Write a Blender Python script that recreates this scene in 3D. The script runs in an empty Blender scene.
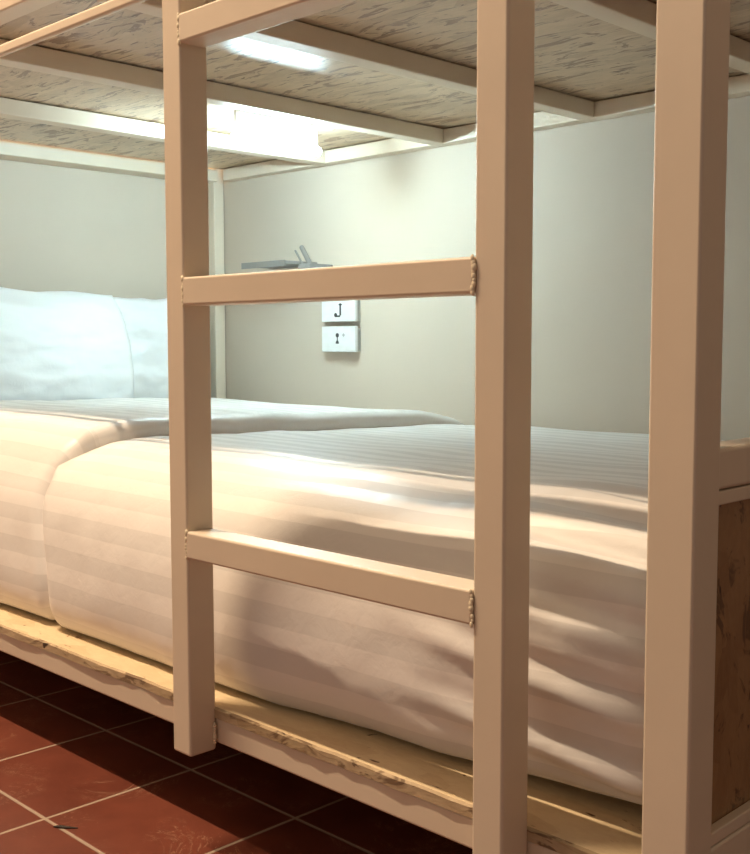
import bpy, bmesh, math, random
from mathutils import Vector, Matrix, noise
random.seed(7)
sc = bpy.context.scene
COL = sc.collection

# ---------------------------------------------------------------- node helpers
def mat(name):
    m = bpy.data.materials.new(name); m.use_nodes = True
    nt = m.node_tree; nt.nodes.clear()
    out = nt.nodes.new('ShaderNodeOutputMaterial'); b = nt.nodes.new('ShaderNodeBsdfPrincipled')
    nt.links.new(b.outputs[0], out.inputs[0])
    return m, nt, b
def N(nt, kind, **kw):
    n = nt.nodes.new(kind)
    for k, v in kw.items():
        if k.startswith('in_'):
            n.inputs[k[3:].replace('_', ' ')].default_value = v
        else: setattr(n, k, v)
    return n
def L(nt, a, b): nt.links.new(a, b)
def ramp(nt, fac, stops, interp='LINEAR'):
    r = nt.nodes.new('ShaderNodeValToRGB'); r.color_ramp.interpolation = interp
    el = r.color_ramp.elements
    while len(el) < len(stops): el.new(0.5)
    for e, (p, c) in zip(el, stops):
        e.position = p; e.color = tuple(c) + (1,) if len(c) == 3 else c
    L(nt, fac, r.inputs[0]); return r
def mixc(nt, fac, a, b, mode='MIX'):
    m = nt.nodes.new('ShaderNodeMix'); m.data_type = 'RGBA'; m.blend_type = mode
    for sock, v in ((m.inputs[0], fac), (m.inputs[6], a), (m.inputs[7], b)):
        if hasattr(v, 'is_output') or isinstance(v, bpy.types.NodeSocket): L(nt, v, sock)
        elif isinstance(v, (int, float)): sock.default_value = v
        else: sock.default_value = tuple(v) + (1,)
    return m.outputs[2]
def math_(nt, op, a, b=None, c=None):
    m = nt.nodes.new('ShaderNodeMath'); m.operation = op
    for i, v in enumerate((a, b, c)):
        if v is None: continue
        if isinstance(v, bpy.types.NodeSocket): L(nt, v, m.inputs[i])
        else: m.inputs[i].default_value = v
    return m.outputs[0]
def coords(nt, scale=(1, 1, 1), kind='Object', rot=(0, 0, 0)):
    t = nt.nodes.new('ShaderNodeTexCoord'); mp = nt.nodes.new('ShaderNodeMapping')
    mp.inputs['Scale'].default_value = scale; mp.inputs['Rotation'].default_value = rot
    L(nt, t.outputs[kind], mp.inputs[0]); return mp.outputs[0]
def noise_(nt, vec, scale, detail=3, rough=.5, dist=0):
    n = nt.nodes.new('ShaderNodeTexNoise'); n.inputs['Scale'].default_value = scale
    n.inputs['Detail'].default_value = detail; n.inputs['Roughness'].default_value = rough
    n.inputs['Distortion'].default_value = dist
    L(nt, vec, n.inputs['Vector']); return n
def bump(nt, b, h, strength=.3, dist=.002):
    n = nt.nodes.new('ShaderNodeBump'); n.inputs['Strength'].default_value = strength
    n.inputs['Distance'].default_value = dist
    L(nt, h, n.inputs['Height']); L(nt, n.outputs[0], b.inputs['Normal'])

# ---------------------------------------------------------------- materials
def m_paint(name, c, rough=.42):
    m, nt, b = mat(name)
    v = coords(nt)
    n = noise_(nt, v, 6, 4, .6)
    r = ramp(nt, n.outputs[0], [(.3, [x*.94 for x in c]), (.7, c)])
    L(nt, r.outputs[0], b.inputs['Base Color']); b.inputs['Roughness'].default_value = rough
    n2 = noise_(nt, v, 90, 3, .6); bump(nt, b, n2.outputs[0], .12, .001)
    return m
M_PAINT = m_paint('cream_painted_steel', (.74, .63, .50))
M_WELD = m_paint('rough_weld_paint', (.80, .70, .52), .5)

def m_wall(name, c):
    m, nt, b = mat(name)
    v = coords(nt); n = noise_(nt, v, 2.5, 4, .6)
    r = ramp(nt, n.outputs[0], [(.3, [x*.95 for x in c]), (.7, c)])
    L(nt, r.outputs[0], b.inputs['Base Color']); b.inputs['Roughness'].default_value = .75
    n2 = noise_(nt, v, 140, 2, .5); bump(nt, b, n2.outputs[0], .15, .001)
    return m
M_WALL = m_wall('greige_wall_paint', (.61, .52, .425))
M_CEIL = m_wall('ceiling_paint', (.7, .68, .64))

def m_osb(name, light, mid, dark, stretch, dark_amt=.5, rough=.45, streak=.62, axis='X', bumpy=.35, fs=34):
    """flake board: long strands, darker slivers, a few near-black specks"""
    m, nt, b = mat(name)
    k = {'X': (1, 1, 1), 'Z': (1, 1, 1)}[axis]
    sc_ = (1/stretch, 1, 1) if axis == 'X' else (1, 1, 1/stretch)
    v0 = coords(nt)
    nd = noise_(nt, v0, 9, 2, .5)
    # warp
    vm = nt.nodes.new('ShaderNodeVectorMath'); vm.operation = 'MULTIPLY_ADD'
    L(nt, nd.outputs['Color'], vm.inputs[0]); vm.inputs[1].default_value = (.035, .035, .035); L(nt, v0, vm.inputs[2])
    mp = nt.nodes.new('ShaderNodeMapping'); L(nt, vm.outputs[0], mp.inputs[0]); mp.inputs['Scale'].default_value = sc_
    mp.inputs['Rotation'].default_value = (0, 0, .14) if axis == 'X' else (0, .12, 0)
    vo = nt.nodes.new('ShaderNodeTexVoronoi'); vo.inputs['Scale'].default_value = 42; L(nt, mp.outputs[0], vo.inputs['Vector'])
    sep = nt.nodes.new('ShaderNodeSeparateColor'); L(nt, vo.outputs['Color'], sep.inputs[0])
    base = ramp(nt, sep.outputs[0], [(.0, mid), (.35, light), (.7, [x*.96 for x in light]), (1., [(a+c)/2 for a, c in zip(mid, light)])])
    fine = noise_(nt, mp.outputs[0], 160, 4, .65)
    base2 = mixc(nt, .35, base.outputs[0], ramp(nt, fine.outputs[0], [(.35, mid), (.65, light)]).outputs[0])
    s = noise_(nt, mp.outputs[0], fs, 4, .68, .9)
    sr = ramp(nt, s.outputs[0], [(streak, (0, 0, 0)), (streak+.05, (1, 1, 1))])
    col = mixc(nt, math_(nt, 'MULTIPLY', sr.outputs[0], dark_amt), base2, dark)
    s2 = noise_(nt, mp.outputs[0], 70, 2, .5, .3)
    sr2 = ramp(nt, s2.outputs[0], [(.70, (0, 0, 0)), (.73, (1, 1, 1))])
    col = mixc(nt, math_(nt, 'MULTIPLY', sr2.outputs[0], min(1, dark_amt*1.3)), col, [x*.45 for x in dark])
    L(nt, col, b.inputs['Base Color']); b.inputs['Roughness'].default_value = rough
    h = math_(nt, 'ADD', sep.outputs[1], math_(nt, 'MULTIPLY', s.outputs[0], 1.2))
    bump(nt, b, h, bumpy, .002)
    return m
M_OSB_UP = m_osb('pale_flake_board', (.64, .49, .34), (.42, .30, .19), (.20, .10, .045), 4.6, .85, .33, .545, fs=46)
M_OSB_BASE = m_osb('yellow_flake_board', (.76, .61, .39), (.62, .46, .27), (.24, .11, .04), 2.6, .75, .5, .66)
M_OSB_FOOT = m_osb('shaded_brown_flake_board', (.36, .21, .10), (.24, .125, .055), (.07, .03, .012), 2.0, .7, .45, .56, 'Z')  # brown flakes darkened in colour to carry the shadow over the foot panel
M_OSB_EDGE = m_osb('rough_cut_board_edge', (.55, .42, .27), (.38, .27, .15), (.14, .08, .04), 3, .8, .8, .55, 'X', .8)

def m_linen(name, c, stripe=True, sheen=.2):
    m, nt, b = mat(name)
    uv = nt.nodes.new('ShaderNodeUVMap'); sp = nt.nodes.new('ShaderNodeSeparateXYZ'); L(nt, uv.outputs[0], sp.inputs[0])
    if stripe:
        f = math_(nt, 'FRACT', math_(nt, 'DIVIDE', sp.outputs[1], .052))
        st = ramp(nt, f, [(0, (0, 0, 0)), (.02, (1, 1, 1)), (.50, (1, 1, 1)), (.52, (0, 0, 0))]).outputs[0]
        col = mixc(nt, st, [x*.87 for x in c], c)
        L(nt, col, b.inputs['Base Color'])
        rr = math_(nt, 'MULTIPLY_ADD', st, -.16, .55); L(nt, rr, b.inputs['Roughness'])
    else:
        b.inputs['Base Color'].default_value = tuple(c)+(1,); b.inputs['Roughness'].default_value = .6
    b.inputs['Sheen Weight'].default_value = sheen
    v = coords(nt); n = noise_(nt, v, 38, 3, .55, .4); bump(nt, b, n.outputs[0], .22, .004)
    return m
M_DUVET = m_linen('white_satin_stripe_cotton', (.86, .83, .80))
M_PILLOW = m_linen('white_pillow_cotton', (.84, .85, .85), False)
M_MATT = m_linen('mattress_fabric', (.70, .64, .56), False)

def m_tile():
    m, nt, b = mat('red_clay_tiles')
    v = coords(nt); sp = nt.nodes.new('ShaderNodeSeparateXYZ'); L(nt, v, sp.inputs[0])
    t = .2325
    fx = math_(nt, 'DIVIDE', math_(nt, 'SUBTRACT', sp.outputs[0], .008), t)
    fy = math_(nt, 'DIVIDE', math_(nt, 'SUBTRACT', sp.outputs[1], .159), t)
    def edge(f):
        p = math_(nt, 'PINGPONG', f, .5)      # 0 at joint
        return p
    e = math_(nt, 'MINIMUM', edge(fx), edge(fy))
    wob = noise_(nt, v, 60, 2); e2 = math_(nt, 'ADD', e, math_(nt, 'MULTIPLY_ADD', wob.outputs[0], .004, -.002))
    g = ramp(nt, e2, [(.0, (1, 1, 1)), (.008, (1, 1, 1)), (.013, (0, 0, 0))]).outputs[0]
    cv = nt.nodes.new('ShaderNodeCombineXYZ'); L(nt, math_(nt, 'FLOOR', fx), cv.inputs[0]); L(nt, math_(nt, 'FLOOR', fy), cv.inputs[1])
    wn = nt.nodes.new('ShaderNodeTexWhiteNoise'); L(nt, cv.outputs[0], wn.inputs[0])
    n = noise_(nt, v, 7, 5, .6, .3)
    base = ramp(nt, n.outputs[0], [(.3, (.115, .026, .014)), (.7, (.19, .050, .028))]).outputs[0]
    base = mixc(nt, math_(nt, 'MULTIPLY', wn.outputs[0], .35), base, (.10, .022, .012))
    # pale scratches
    nd = noise_(nt, v, 5, 3, .6, 2.5)
    s = noise_(nt, nd.outputs['Color'], 4.5, 4, .7, 1.2)
    band = math_(nt, 'ABSOLUTE', math_(nt, 'SUBTRACT', s.outputs[0], .5))
    mask = ramp(nt, noise_(nt, v, 11, 2).outputs[0], [(.5, (0, 0, 0)), (.62, (1, 1, 1))]).outputs[0]
    scr = math_(nt, 'MULTIPLY', ramp(nt, band, [(0, (1, 1, 1)), (.016, (0, 0, 0))]).outputs[0], math_(nt, 'MULTIPLY', mask, .55))
    base = mixc(nt, scr, base, (.45, .27, .17))
    col = mixc(nt, g, base, (.36, .27, .20))
    L(nt, col, b.inputs['Base Color'])
    L(nt, math_(nt, 'MULTIPLY_ADD', g, .4, .42), b.inputs['Roughness'])
    h = math_(nt, 'MULTIPLY_ADD', g, -1.0, math_(nt, 'MULTIPLY', n.outputs[0], .3)); bump(nt, b, h, .4, .002)
    return m
M_TILE = m_tile()

def m_simple(name, c, rough=.4, metal=0, emit=None, es=0):
    m, nt, b = mat(name)
    v = coords(nt); n = noise_(nt, v, 40, 2)
    r = ramp(nt, n.outputs[0], [(.3, [x*.93 for x in c]), (.7, c)]); L(nt, r.outputs[0], b.inputs['Base Color'])
    b.inputs['Roughness'].default_value = rough; b.inputs['Metallic'].default_value = metal
    if emit: b.inputs['Emission Color'].default_value = tuple(emit)+(1,); b.inputs['Emission Strength'].default_value = es
    return m
M_PLASTIC = m_simple('white_plastic', (.86, .87, .86), .35)
M_INK = m_simple('dark_ink', (.06, .06, .06), .6)
M_FAINT = m_simple('faint_grey_ink', (.5, .5, .5), .6)
M_GREY = m_simple('grey_metal', (.22, .205, .19), .7, 0)
M_LED = m_simple('cool_white_tube', (.9, .95, 1), .4, 0, (.66, .93, 1.0), 350)
M_BLACK = m_simple('dark_splinter', (.03, .02, .015), .8)

# ---------------------------------------------------------------- mesh helpers
def add_box(bm, x0, x1, y0, y1, z0, z1, bev=.0035, seg=3):
    t = bmesh.new(); bmesh.ops.create_cube(t, size=1)
    for v in t.verts:
        v.co = Vector(((x0+x1)/2+v.co.x*(x1-x0), (y0+y1)/2+v.co.y*(y1-y0), (z0+z1)/2+v.co.z*(z1-z0)))
    if bev: bmesh.ops.bevel(t, geom=list(t.edges), offset=bev, segments=seg, affect='EDGES', profile=.5)
    me = bpy.data.meshes.new('t'); t.to_mesh(me); t.free(); bm.from_mesh(me); bpy.data.meshes.remove(me)
def obj(name, bm, m, parent=None, smooth=True, origin=None):
    me = bpy.data.meshes.new(name)
    if origin is not None:
        bmesh.ops.translate(bm, verts=bm.verts, vec=-Vector(origin))
    bmesh.ops.recalc_face_normals(bm, faces=bm.faces)
    bm.to_mesh(me); bm.free()
    o = bpy.data.objects.new(name, me); COL.objects.link(o); me.materials.append(m)
    if origin is not None: o.location = origin
    if smooth:
        for p in me.polygons: p.use_smooth = True
        w = o.modifiers.new('even_normals', 'WEIGHTED_NORMAL'); w.keep_sharp = False; w.weight = 100
    if parent is not None:
        o.parent = parent
        o.matrix_parent_inverse = Matrix.Translation(parent_world(parent)).inverted()
    return o
def parent_world(p):
    v = Vector(p.location)
    while p.parent is not None:
        # children keep world-space offsets through the parent inverse
        return v
    return v
def box(name, dims, m, parent=None, bev=.0035):
    bm = bmesh.new(); add_box(bm, *dims, bev=bev); return obj(name, bm, m, parent)
def tag(o, label=None, cat=None, group=None, kind=None):
    if label: o['label'] = label
    if cat: o['category'] = cat
    if group: o['group'] = group
    if kind: o['kind'] = kind
    return o
def empty(name, loc=(0, 0, 0)):
    o = bpy.data.objects.new(name, None); COL.objects.link(o); o.location = loc; o.empty_display_size = .1; return o

# ---------------------------------------------------------------- setting
ZF = -.08
def struct(name, dims, m):
    o = box(name, dims, m, bev=0); o['kind'] = 'structure'; return o
struct('floor', (-1.75, 3.0, -2.6, 1.40, ZF-.08, ZF), M_TILE)
struct('wall_back', (-1.75, 3.0, 1.267, 1.40, ZF, 3.15), M_WALL)
struct('wall_left', (-1.75, -1.632, -2.6, 1.267, ZF, 3.15), M_WALL)
struct('ceiling', (-1.75, 3.0, -2.6, 1.40, 3.15, 3.23), M_CEIL)

# ---------------------------------------------------------------- the bunk bed
bed = empty('bunk_bed', (-.47, .65, ZF))
tag(bed, 'cream painted steel bunk bed with flake board decks and a welded ladder', 'bunk bed')
W = .0363
ZS, ZT = 1.0114, 1.0466       # underside and top of the slats above
YB = 1.2289
# posts
box('post', (.5945, .6385, .0380, .0795, ZF, 1.75), M_PAINT, bed, .003)
box('post', (-1.6110, -1.5730, YB-.001, YB+W-.001, ZF, 1.75), M_PAINT, bed)
box('post', (-1.5905, -1.5545, .0363, .0726, ZF, 1.75), M_PAINT, bed)
box('post', (.6005, .6365, YB-.001, YB+W-.001, ZF, 1.75), M_PAINT, bed)
# lower frame
box('side_rail', (-1.5545, .5965, .0396, .0756, .0515, .0835), M_PAINT, bed, .003)
box('side_rail', (-1.5315, .6005, YB, YB+W, .0515, .0835), M_PAINT, bed, .003)
box('end_rail', (-1.6295, -1.5545, .0726, YB, .0515, .0835), M_PAINT, bed, .003)
box('end_rail', (.6005, .6365, .0763, YB, .078, .114), M_PAINT, bed, .003)
for x in (-1.09, -.68, -.257, .185):
    box('lower_slat', (x-W, x, .0726, YB, .0515, .0835), M_PAINT, bed, .003)
# foot end: top rail, thin frame strips and board
box('foot_rail', (.6005, .6365, .0763, YB, .4215, .4565), M_PAINT, bed, .004)
strip = bmesh.new()
add_box(strip, .6255, .6355, .0763, YB, .4085, .4205, .0015)
add_box(strip, .6255, .6355, .0763, YB, .1150, .1270, .0015)
add_box(strip, .6255, .6355, .0763, .0815, .1270, .4085, .001)
obj('panel_frame', strip, M_PAINT, bed)
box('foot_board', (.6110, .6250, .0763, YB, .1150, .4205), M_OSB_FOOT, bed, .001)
# upper frame
box('side_rail', (-1.5545, .5965, .0396, .0756, 1.036, 1.085), M_PAINT, bed, .003)
box('side_rail', (-1.5315, .6005, YB, YB+W, ZS, ZT-.0015), M_PAINT, bed, .003)
box('end_rail', (-1.6295, -1.5545, .0726, YB, ZS, ZT-.0015), M_PAINT, bed, .003)
box('end_rail', (.6005, .6365, .0763, YB, ZS, ZT-.0015), M_PAINT, bed, .003)
for x in (-1.092, -.6785, -.2574, .185):
    box('slat', (x-.040, x, .0726, YB, ZS, ZT-.0015), M_PAINT, bed, .0025)
box('curtain_rail', (-1.5545, .5965, .040, .050, .974, .990), M_PAINT, bed, .004)

def board(name, x0, x1, y0, y1, z0, z1, m, edge_m=None, jitter=.0015, nx=90):
    bm = bmesh.new(); cols = []
    for i in range(nx+1):
        x = x0+(x1-x0)*i/nx
        j = noise.noise(Vector((x*9, 3.1, 0)))*jitter*1.5+noise.noise(Vector((x*40, 7, 0)))*jitter
        k = noise.noise(Vector((x*22, 11, 0)))*jitter*.8
        cols.append([bm.verts.new(p) for p in ((x, y0+j, z0), (x, y0+j+k, z1-.002), (x, y0+j+.003, z1), (x, y1, z1), (x, y1, z0))])
    for a, b_ in zip(cols, cols[1:]):
        for q in range(5):
            f = bm.faces.new((a[q], a[(q+1) % 5], b_[(q+1) % 5], b_[q]))
            if edge_m and q in (0, 1): f.material_index = 1
    bm.faces.new(cols[0]); bm.faces.new(list(reversed(cols[-1])))
    o = obj(name, bm, m, bed, smooth=False)
    if edge_m: o.data.materials.append(edge_m)
    return o
board('mattress_board', -1.553, .598, .0370, 1.262, .0840, .0965, M_OSB_BASE, M_OSB_EDGE)
board('upper_deck_board', -1.553, .5985, .0735, 1.262, ZT+.001, ZT+.016, M_OSB_UP)

# ladder
LX = .4764
def weld(parent, x, z, s):
    """lumpy weld bead running down the joint"""
    bm = bmesh.new()
    n = 9
    for i in range(n):
        t = i/(n-1)
        c = Vector((x+random.uniform(-.0012, .0012), -.0012, z+t*.030))
        r = random.uniform(.0016, .0032)
        bmesh.ops.create_icosphere(bm, subdivisions=2, radius=r, matrix=Matrix.Translation(c) @ Matrix.Diagonal((1, .6, 1.4, 1)))
    return obj('weld_bead', bm, M_WELD, parent)
rails = []
for x0 in (-W, LX-W):
    rails.append(box('ladder_rail', (x0, x0+W, 0, .0392, .043, 1.32), M_PAINT, bed, .0035))
HR = .0328
for k in range(4):
    z = .2873+.3*k
    r = box('rung', (-.0008, LX-W+.0008, -.0022, W-.001, z, z+HR), M_PAINT, bed, .003)
    if k < 3:
        weld(r, .000, z+.001, 1); weld(r, LX-W+.000, z+.001, -1)
# weld dribble where ladder meets side rail
bm = bmesh.new()
for i in range(8):
    bmesh.ops.create_icosphere(bm, subdivisions=2, radius=random.uniform(.0015, .003), matrix=Matrix.Translation((.0015, W-.001, .053+i*.0035)))
obj('weld_bead', bm, M_WELD, rails[0])

# ---------------------------------------------------------------- bedding
PROF = [(.180, .106), (.132, .1035), (.104, .108), (.088, .124), (.079, .158), (.0755, .215), (.079, .270), (.096, .315), (.132, .350),
        (.190, .372), (.26, .381), (.40, .380), (.60, .374), (.80, .368), (1.0, .362), (1.16, .357), (1.225, .348), (1.256, .320), (1.258, .25)]
def catmull(pts, n=24):
    P = [pts[0]]+list(pts)+[pts[-1]]; out = []
    for i in range(1, len(P)-2):
        for k in range(n):
            t = k/n; r = []
            for d in (0, 1):
                a, b_, c, e = (P[i-1][d], P[i][d], P[i+1][d], P[i+2][d])
                r.append(.5*(2*b_+(c-a)*t+(2*a-5*b_+4*c-e)*t*t+(3*b_-a-3*c+e)*t**3))
            out.append(tuple(r))
    out.append(pts[-1]); return out
def resample(poly, step):
    d = [0]
    for a, b_ in zip(poly, poly[1:]): d.append(d[-1]+math.hypot(b_[0]-a[0], b_[1]-a[1]))
    n = int(d[-1]/step); out = []; j = 0
    for i in range(n+1):
        s = d[-1]*i/n
        while j < len(d)-2 and d[j+1] < s: j += 1
        t = (s-d[j])/max(1e-9, d[j+1]-d[j])
        out.append((s, poly[j][0]+(poly[j+1][0]-poly[j][0])*t, poly[j][1]+(poly[j+1][1]-poly[j][1])*t))
    return out
S = resample(catmull(PROF), .0065)
def normal(i):
    a = S[max(0, i-1)]; b_ = S[min(len(S)-1, i+1)]
    ty, tz = b_[1]-a[1], b_[2]-a[2]; l = math.hypot(ty, tz)+1e-9
    return (-tz/l, ty/l)
def sm(a, b_, x):
    t = min(1, max(0, (x-a)/(b_-a))); return t*t*(3-2*t)
def nz(x, y, z=0): return noise.noise(Vector((x, y, z)))
def seam_x(s):
    # fold line: nearly straight across the bed, leaning toward the head at the top
    return -.485-.05*sm(.12, .30, s)-.02*sm(.30, .55, s)-.065*sm(.6, 1.45, s)+.006*nz(s*6, 2.2)
def puff(x, s):
    side = 1-sm(.30, .46, s)
    top = 1-side
    d = .007*nz(x*2.1, s*2.6, 1.3)+.0035*nz(x*6, s*7, 5)
    # draped creases running lengthwise near the foot, fanning out
    f = sm(.22, .48, x)*side*sm(.03, .10, s)
    w = s+.035*nz(x*2.2, s*3, 9)+.04*(x-.35)*(s-.2)*2
    d += f*(.0042*math.sin(w*2*math.pi/.062+x*2.0)+.0022*math.sin(w*2*math.pi/.034+1.5*x+2))
    # folds over the shoulder near the foot
    g = sm(.1, .5, x)*sm(.28, .36, s)*(1-sm(.52, .66, s))
    d += g*.0035*math.sin((s+.10*(x-.3)+.02*nz(x*3, s*4))*2*math.pi/.075)
    # upright pulls on the side
    p = side*sm(.02, .12, s)
    d += p*.0016*nz(x*26+s*9, s*5, 3)+p*.0020*nz(x*11-s*12, s*4, 8)
    d += .015*(1-sm(.10, .28, s))*(1-sm(.0, .35, x))*sm(.02, .07, s)
    # quilting across the top
    d += top*.0014*nz(x*5, s*38, 4)+top*.002*nz(x*3.3, s*9, 11)
    return d
def sheet(name, x0f, x1f, offf, nx, r0, r1, m, parent=None):
    """grid that follows the profile; both ends roll inward"""
    bm = bmesh.new(); uvl = bm.loops.layers.uv.new('UVMap'); rows = []; info = {}
    K = 7
    for i, (s, y, z) in enumerate(S):
        ny, nzz = normal(i); x0, x1 = x0f(s), x1f(s); R0 = r0(s); R1 = r1(s); row = []
        xs = []
        for k in range(K, 0, -1):
            th = math.pi*.5*k/K*1.25; xs.append((x0-R0*math.sin(min(th, math.pi/2))+0, -R0*(1-math.cos(th))))
        for k in range(nx+1): xs.append((x0+(x1-x0)*k/nx, 0))
        for k in range(1, K+1):
            th = math.pi*.5*k/K*1.25; xs.append((x1+R1*math.sin(min(th, math.pi/2)), -R1*(1-math.cos(th))))
        for (x, dd) in xs:
            d = dd+offf(x, s)+puff(x, s)
            yy = min(1.262, y+ny*d); zz = z+nzz*d
            v = bm.verts.new((x, yy, max(.102, zz))); info[v] = (x, .01 if (dd < -.001 and parent is not None and x > -1 and s > .42) else s); row.append(v)
        rows.append(row)
    for a, b_ in zip(rows, rows[1:]):
        for p in range(len(a)-1):
            f = bm.faces.new((a[p], a[p+1], b_[p+1], b_[p]))
            for lp in f.loops: lp[uvl].uv = info[lp.vert]
    me = bpy.data.meshes.new(name)
    bm.to_mesh(me); bm.free()
    me.flip_normals()
    o = bpy.data.objects.new(name, me); COL.objects.link(o); me.materials.append(m)
    for p in me.polygons: p.use_smooth = True
    if parent is not None: o.parent = parent
    return o
topm = lambda s: sm(.30, .42, s)
def main_x0(s): return seam_x(s)+.026*(1-topm(s))-.06*topm(s)
def main_off(x, s): return -.004*topm(s)*sm(-.42, -.60, x) - .010*sm(.30, .58, x)*topm(s) - (-.002+.016*(1-sm(.10, .30, s)))*sm(.28, .48, x)*(1-topm(s))
duvet = sheet('duvet', main_x0, lambda s: .548, main_off, 190, lambda s: .022*(1-topm(s))+.01, lambda s: .045, M_DUVET)
tag(duvet, 'white satin striped duvet covering the lower bunk mattress', 'duvet')
def flap_off(x, s):
    h = .027*topm(s)*(1-.85*sm(1.25, 1.50, s))+.003*sm(.1, .3, s)
    return h - .005*(1-topm(s))
fl = sheet('folded_edge', lambda s: -1.345, lambda s: seam_x(s)-.010-.022*(1-topm(s)), flap_off, 150, lambda s: .03, lambda s: .024+.006*(1-topm(s)), M_DUVET, duvet)
fl['label'] = 'folded back head end of the duvet'

bm = bmesh.new(); add_box(bm, -1.55, .550, .145, 1.255, .100, .345, .04, 6)
mt = obj('mattress', bm, M_MATT, origin=(-.49, .68, .100))
tag(mt, 'mattress lying on the flake board base under the striped duvet', 'mattress')

def pillow(name, cx, cy, cz, w, h, t, lean, yaw, seed, label):
    """closed cushion: two bulged skins sharing a pinched rim"""
    n = 56; bm = bmesh.new(); uvl = bm.loops.layers.uv.new('UVMap')
    def pt(u, v, side):
        a = (1-abs(u)**2.6)*(1-abs(v)**2.6); a = max(0, a)**.45
        pin = 1-.02*(abs(u)**2)*(abs(v)**2)
        x = u*w/2*(1-.055*(1-v*v)*0-.06*abs(v)**3*abs(u)); y = v*h/2*(1-.02*abs(u)**3*abs(v))
        wr = (.007*nz(u*2.2+seed, v*3.1, seed)+.006*nz(u*1.5+v*4+seed, v*2-u*3, 2.0)+.0025*nz(u*9, v*10, seed))*min(1, a*1.6)
        z = side*(t/2*a+wr)
        # sag: material slumps toward the bottom
        z += side*(.012*(1-v)*.5*a)
        return Vector((x*pin, y*pin+.008*nz(u*3+seed, 4, 1)*(1 if v > 0 else 0), z))
    grid = {}
    for side in (1, -1):
        for i in range(n+1):
            for j in range(n+1):
                if side == -1 and (i in (0, n) or j in (0, n)): grid[(side, i, j)] = grid[(1, i, j)]; continue
                grid[(side, i, j)] = bm.verts.new(pt(-1+2*i/n, -1+2*j/n, side))
    for side in (1, -1):
        for i in range(n):
            for j in range(n):
                q = [grid[(side, i, j)], grid[(side, i+1, j)], grid[(side, i+1, j+1)], grid[(side, i, j+1)]]
                if side < 0: q.reverse()
                bm.faces.new(q)
    # local: x=width, y=height, z=thickness -> stand up, facing +X
    R = Matrix.Rotation(yaw, 4, 'Z') @ Matrix.Rotation(-lean, 4, 'Y') @ Matrix(((0, 0, 1, 0), (1, 0, 0, 0), (0, 1, 0, 0), (0, 0, 0, 1)))
    bmesh.ops.transform(bm, matrix=R, verts=bm.verts)
    o = obj(name, bm, M_PILLOW); 
    for p in o.data.polygons: p.use_smooth = True
    o.location = (cx, cy, cz); tag(o, label, 'pillow', 'pillows against the head wall'); return o
pillow('pillow', -1.470, .520, .515, .70, .33, .13, .24, .02, 1.7, 'white pillow leaning on the head wall, nearer the ladder, in front')
pillow('pillow', -1.560, .990, .512, .38, .31, .07, .10, -.02, 5.2, 'white pillow leaning on the head wall, in the far corner by the back wall')

# ---------------------------------------------------------------- back wall fittings
YW = 1.267
def plate(z0, z1, x0, x1, name, label):
    t = empty(name, ((x0+x1)/2, YW, (z0+z1)/2)); tag(t, label, 'wall plate')
    box('back_box', (x0+.010, x1-.004, YW-.014, YW-.0002, z0-.0045+.006, z1-.006), M_GREYBOX, t, .001)
    box('face_plate', (x0, x1, YW-.024, YW-.014, z0, z1), M_PLASTIC, t, .002)
    return t
M_GREYBOX = m_simple('grey_back_box', (.42, .43, .41), .6)
YP = YW-.0245
def ink(parent, name, parts, m):
    bm = bmesh.new()
    for p in parts:
        if p[0] == 'b': _, x0, x1, z0, z1 = p; add_box(bm, x0, x1, YP-.0006, YP+.0006, z0, z1, 0)
        else:
            _, x, z, r = p
            bmesh.ops.create_cone(bm, cap_ends=True, segments=16, radius1=r, radius2=r, depth=.0012, matrix=Matrix.Translation((x, YP, z)) @ Matrix.Rotation(math.pi/2, 4, 'X'))
    return obj(name, bm, m, parent, smooth=False)
px0, px1 = -1.124, -.994
p1 = plate(.597, .668, px0, px1, 'wall_switch', 'upper white wall plate with a dark hook shaped mark, partly behind the middle rung')
cx = (px0+px1)/2
ink(p1, 'hook_mark', [('b', cx+.006, cx+.0115, .613, .645), ('b', cx-.008, cx+.008, .609, .6135), ('c', cx-.009, .6145, .0055), ('b', cx+.003, cx+.015, .640, .643)], M_INK)
p2 = plate(.517, .585, px0, px1, 'wall_socket', 'lower white wall plate with small dark socket holes')
ink(p2, 'socket_hole', [('c', cx-.003, .561, .0058), ('b', cx-.0045, cx-.0015, .546, .560)], M_INK)
ink(p2, 'socket_hole', [('c', cx-.003, .543, .0048), ('b', cx-.009, cx+.003, .539, .542)], M_INK)
ink(p2, 'socket_hole', [('b', cx+.016, cx+.026, .560, .563), ('b', cx+.0195, cx+.0225, .557, .566)], M_FAINT)

sh = empty('wall_shelf', (-1.26, YW, .752)); tag(sh, 'slim grey metal wall shelf just above the middle ladder rung', 'shelf')
box('shelf_board', (-1.350, -1.165, YW-.115, YW-.0003, .750, .759), M_GREY, sh, .001)
box('shelf_lip', (-1.350, -1.165, YW-.1165, YW-.1152, .744, .7605), M_GREY, sh, .0004)

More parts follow.
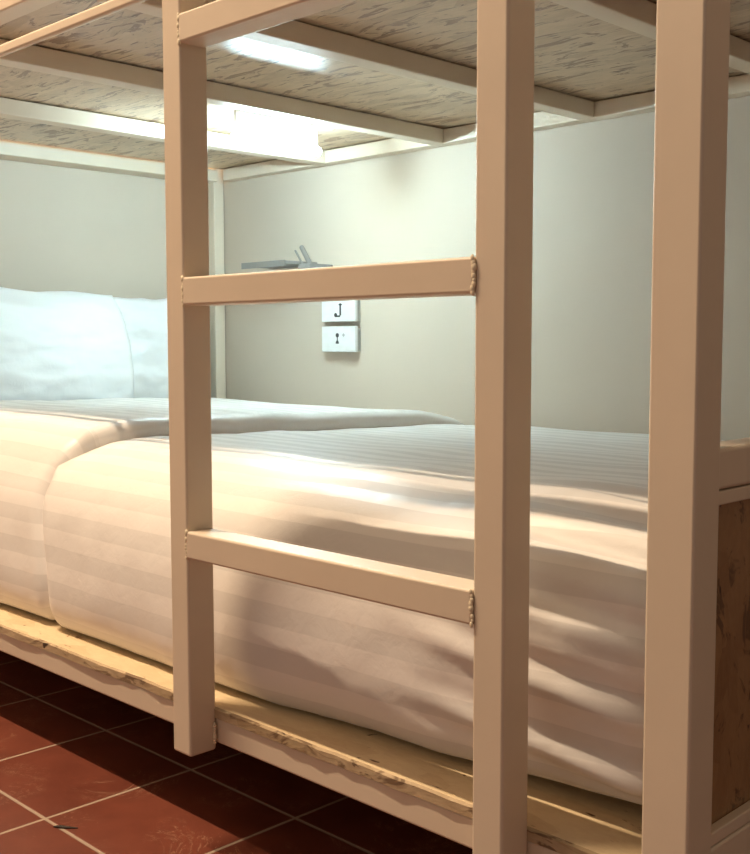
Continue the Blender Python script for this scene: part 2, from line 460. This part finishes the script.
def rod(bm, a, b_, r):
    a, b_ = Vector(a), Vector(b_); d = b_-a
    q = d.to_track_quat('Z', 'Y').to_matrix().to_4x4()
    bmesh.ops.create_cone(bm, cap_ends=True, segments=16, radius1=r, radius2=r*.9, depth=d.length, matrix=Matrix.Translation((a+b_)/2) @ q)
    bmesh.ops.create_uvsphere(bm, u_segments=12, v_segments=8, radius=r*.9, matrix=Matrix.Translation(b_))
lp = empty('wall_bracket', (-1.13, YW, .75)); tag(lp, 'small grey bracket with two slanted prongs at the right end of the wall shelf', 'bracket')
bm = bmesh.new(); rod(bm, (-1.112, YW-.07, .742), (-1.150, YW-.07, .794), .0072); obj('thick_prong', bm, M_GREY, lp)
bm = bmesh.new(); rod(bm, (-1.146, YW-.07, .748), (-1.176, YW-.07, .787), .003); obj('thin_prong', bm, M_GREY, lp)
bm = bmesh.new(); add_box(bm, -1.150, -1.102, YW-.085, YW-.0003, .733, .750, .003); obj('clamp', bm, M_GREY, lp)

# ---------------------------------------------------------------- LED tube under the upper deck
led = empty('tube_light', (-.86, .88, ZT)); tag(led, 'glowing cool white tube light fixed under the upper deck near the back corner', 'lamp')
box('housing', (-.865, -.855, .750, .990, .993, ZT+.0005), M_PLASTIC, led, .003)
bm = bmesh.new(); bmesh.ops.create_cone(bm, cap_ends=True, segments=20, radius1=.010, radius2=.010, depth=.25, matrix=Matrix.Translation((-.86, .87, .986)) @ Matrix.Rotation(math.pi/2, 4, 'X'))
obj('tube', bm, M_LED, led)

# ---------------------------------------------------------------- debris on the floor
bm = bmesh.new()
prev = None
pts = [(-.194, -.078, .0012), (-.188, -.074, .0030), (-.180, -.069, .0026), (-.168, -.058, .0010)]
rings = []
for (x, y, r) in pts:
    rings.append([bm.verts.new((x+r*math.cos(a)*.6, y-r*math.cos(a)*.8, ZF+r*.55+r*.55*math.sin(a))) for a in [k*math.pi/4 for k in range(8)]])
for a, b_ in zip(rings, rings[1:]):
    for k in range(8): bm.faces.new((a[k], a[(k+1) % 8], b_[(k+1) % 8], b_[k]))
bm.faces.new(rings[0]); bm.faces.new(rings[-1])
tag(obj('splinter', bm, M_BLACK, origin=(-.18, -.067, ZF)), 'small dark splinter lying on the crossing of the tile joints', 'debris')

# ---------------------------------------------------------------- lights
def light(name, kind, loc, energy, color, **kw):
    d = bpy.data.lights.new(name, kind); d.energy = energy; d.color = color
    for k, v in kw.items(): setattr(d, k, v)
    o = bpy.data.objects.new(name, d); COL.objects.link(o); o.location = loc; return o
def aim(o, t): o.rotation_euler = (Vector(t)-o.location).to_track_quat('-Z', 'Y').to_euler()
sp = light('ceiling_tube_light', 'AREA', (-.92, -.66, 3.0), 122, (1, .77, .53), shape='RECTANGLE', size=1.36, size_y=.035)
fill = light('room_fill', 'AREA', (-.3, -2.3, 1.6), 4, (1, .80, .62), shape='RECTANGLE', size=2.0, size_y=1.2)
aim(fill, (-.2, .3, .5))
wd = bpy.data.worlds.new('room_air'); sc.world = wd; wd.use_nodes = True
bg = wd.node_tree.nodes['Background']; bg.inputs[0].default_value = (1, .84, .68, 1); bg.inputs[1].default_value = .22

# ---------------------------------------------------------------- camera
cam = bpy.data.cameras.new('camera'); co = bpy.data.objects.new('camera', cam); COL.objects.link(co)
co.location = (1.0714, -.7591, .5454)
yaw, pitch, roll = .7876, -.078, -.0015
fw = Vector((-math.cos(yaw), math.sin(yaw), 0)); rt = Vector((math.sin(yaw), math.cos(yaw), 0)); up = Vector((0, 0, 1))
f2 = fw*math.cos(pitch)+up*math.sin(pitch); u2 = up*math.cos(pitch)-fw*math.sin(pitch)
r3 = rt*math.cos(roll)+u2*math.sin(roll); u3 = u2*math.cos(roll)-rt*math.sin(roll)
co.rotation_euler = Matrix((r3, u3, -f2)).transposed().to_euler()
cam.sensor_fit = 'VERTICAL'; cam.sensor_height = 24; cam.lens = 1098.9/854*24
cam.clip_start = .01
sc.camera = co
sc.view_settings.view_transform = 'Standard'
sc.view_settings.look = 'None'
sc.view_settings.exposure = 0
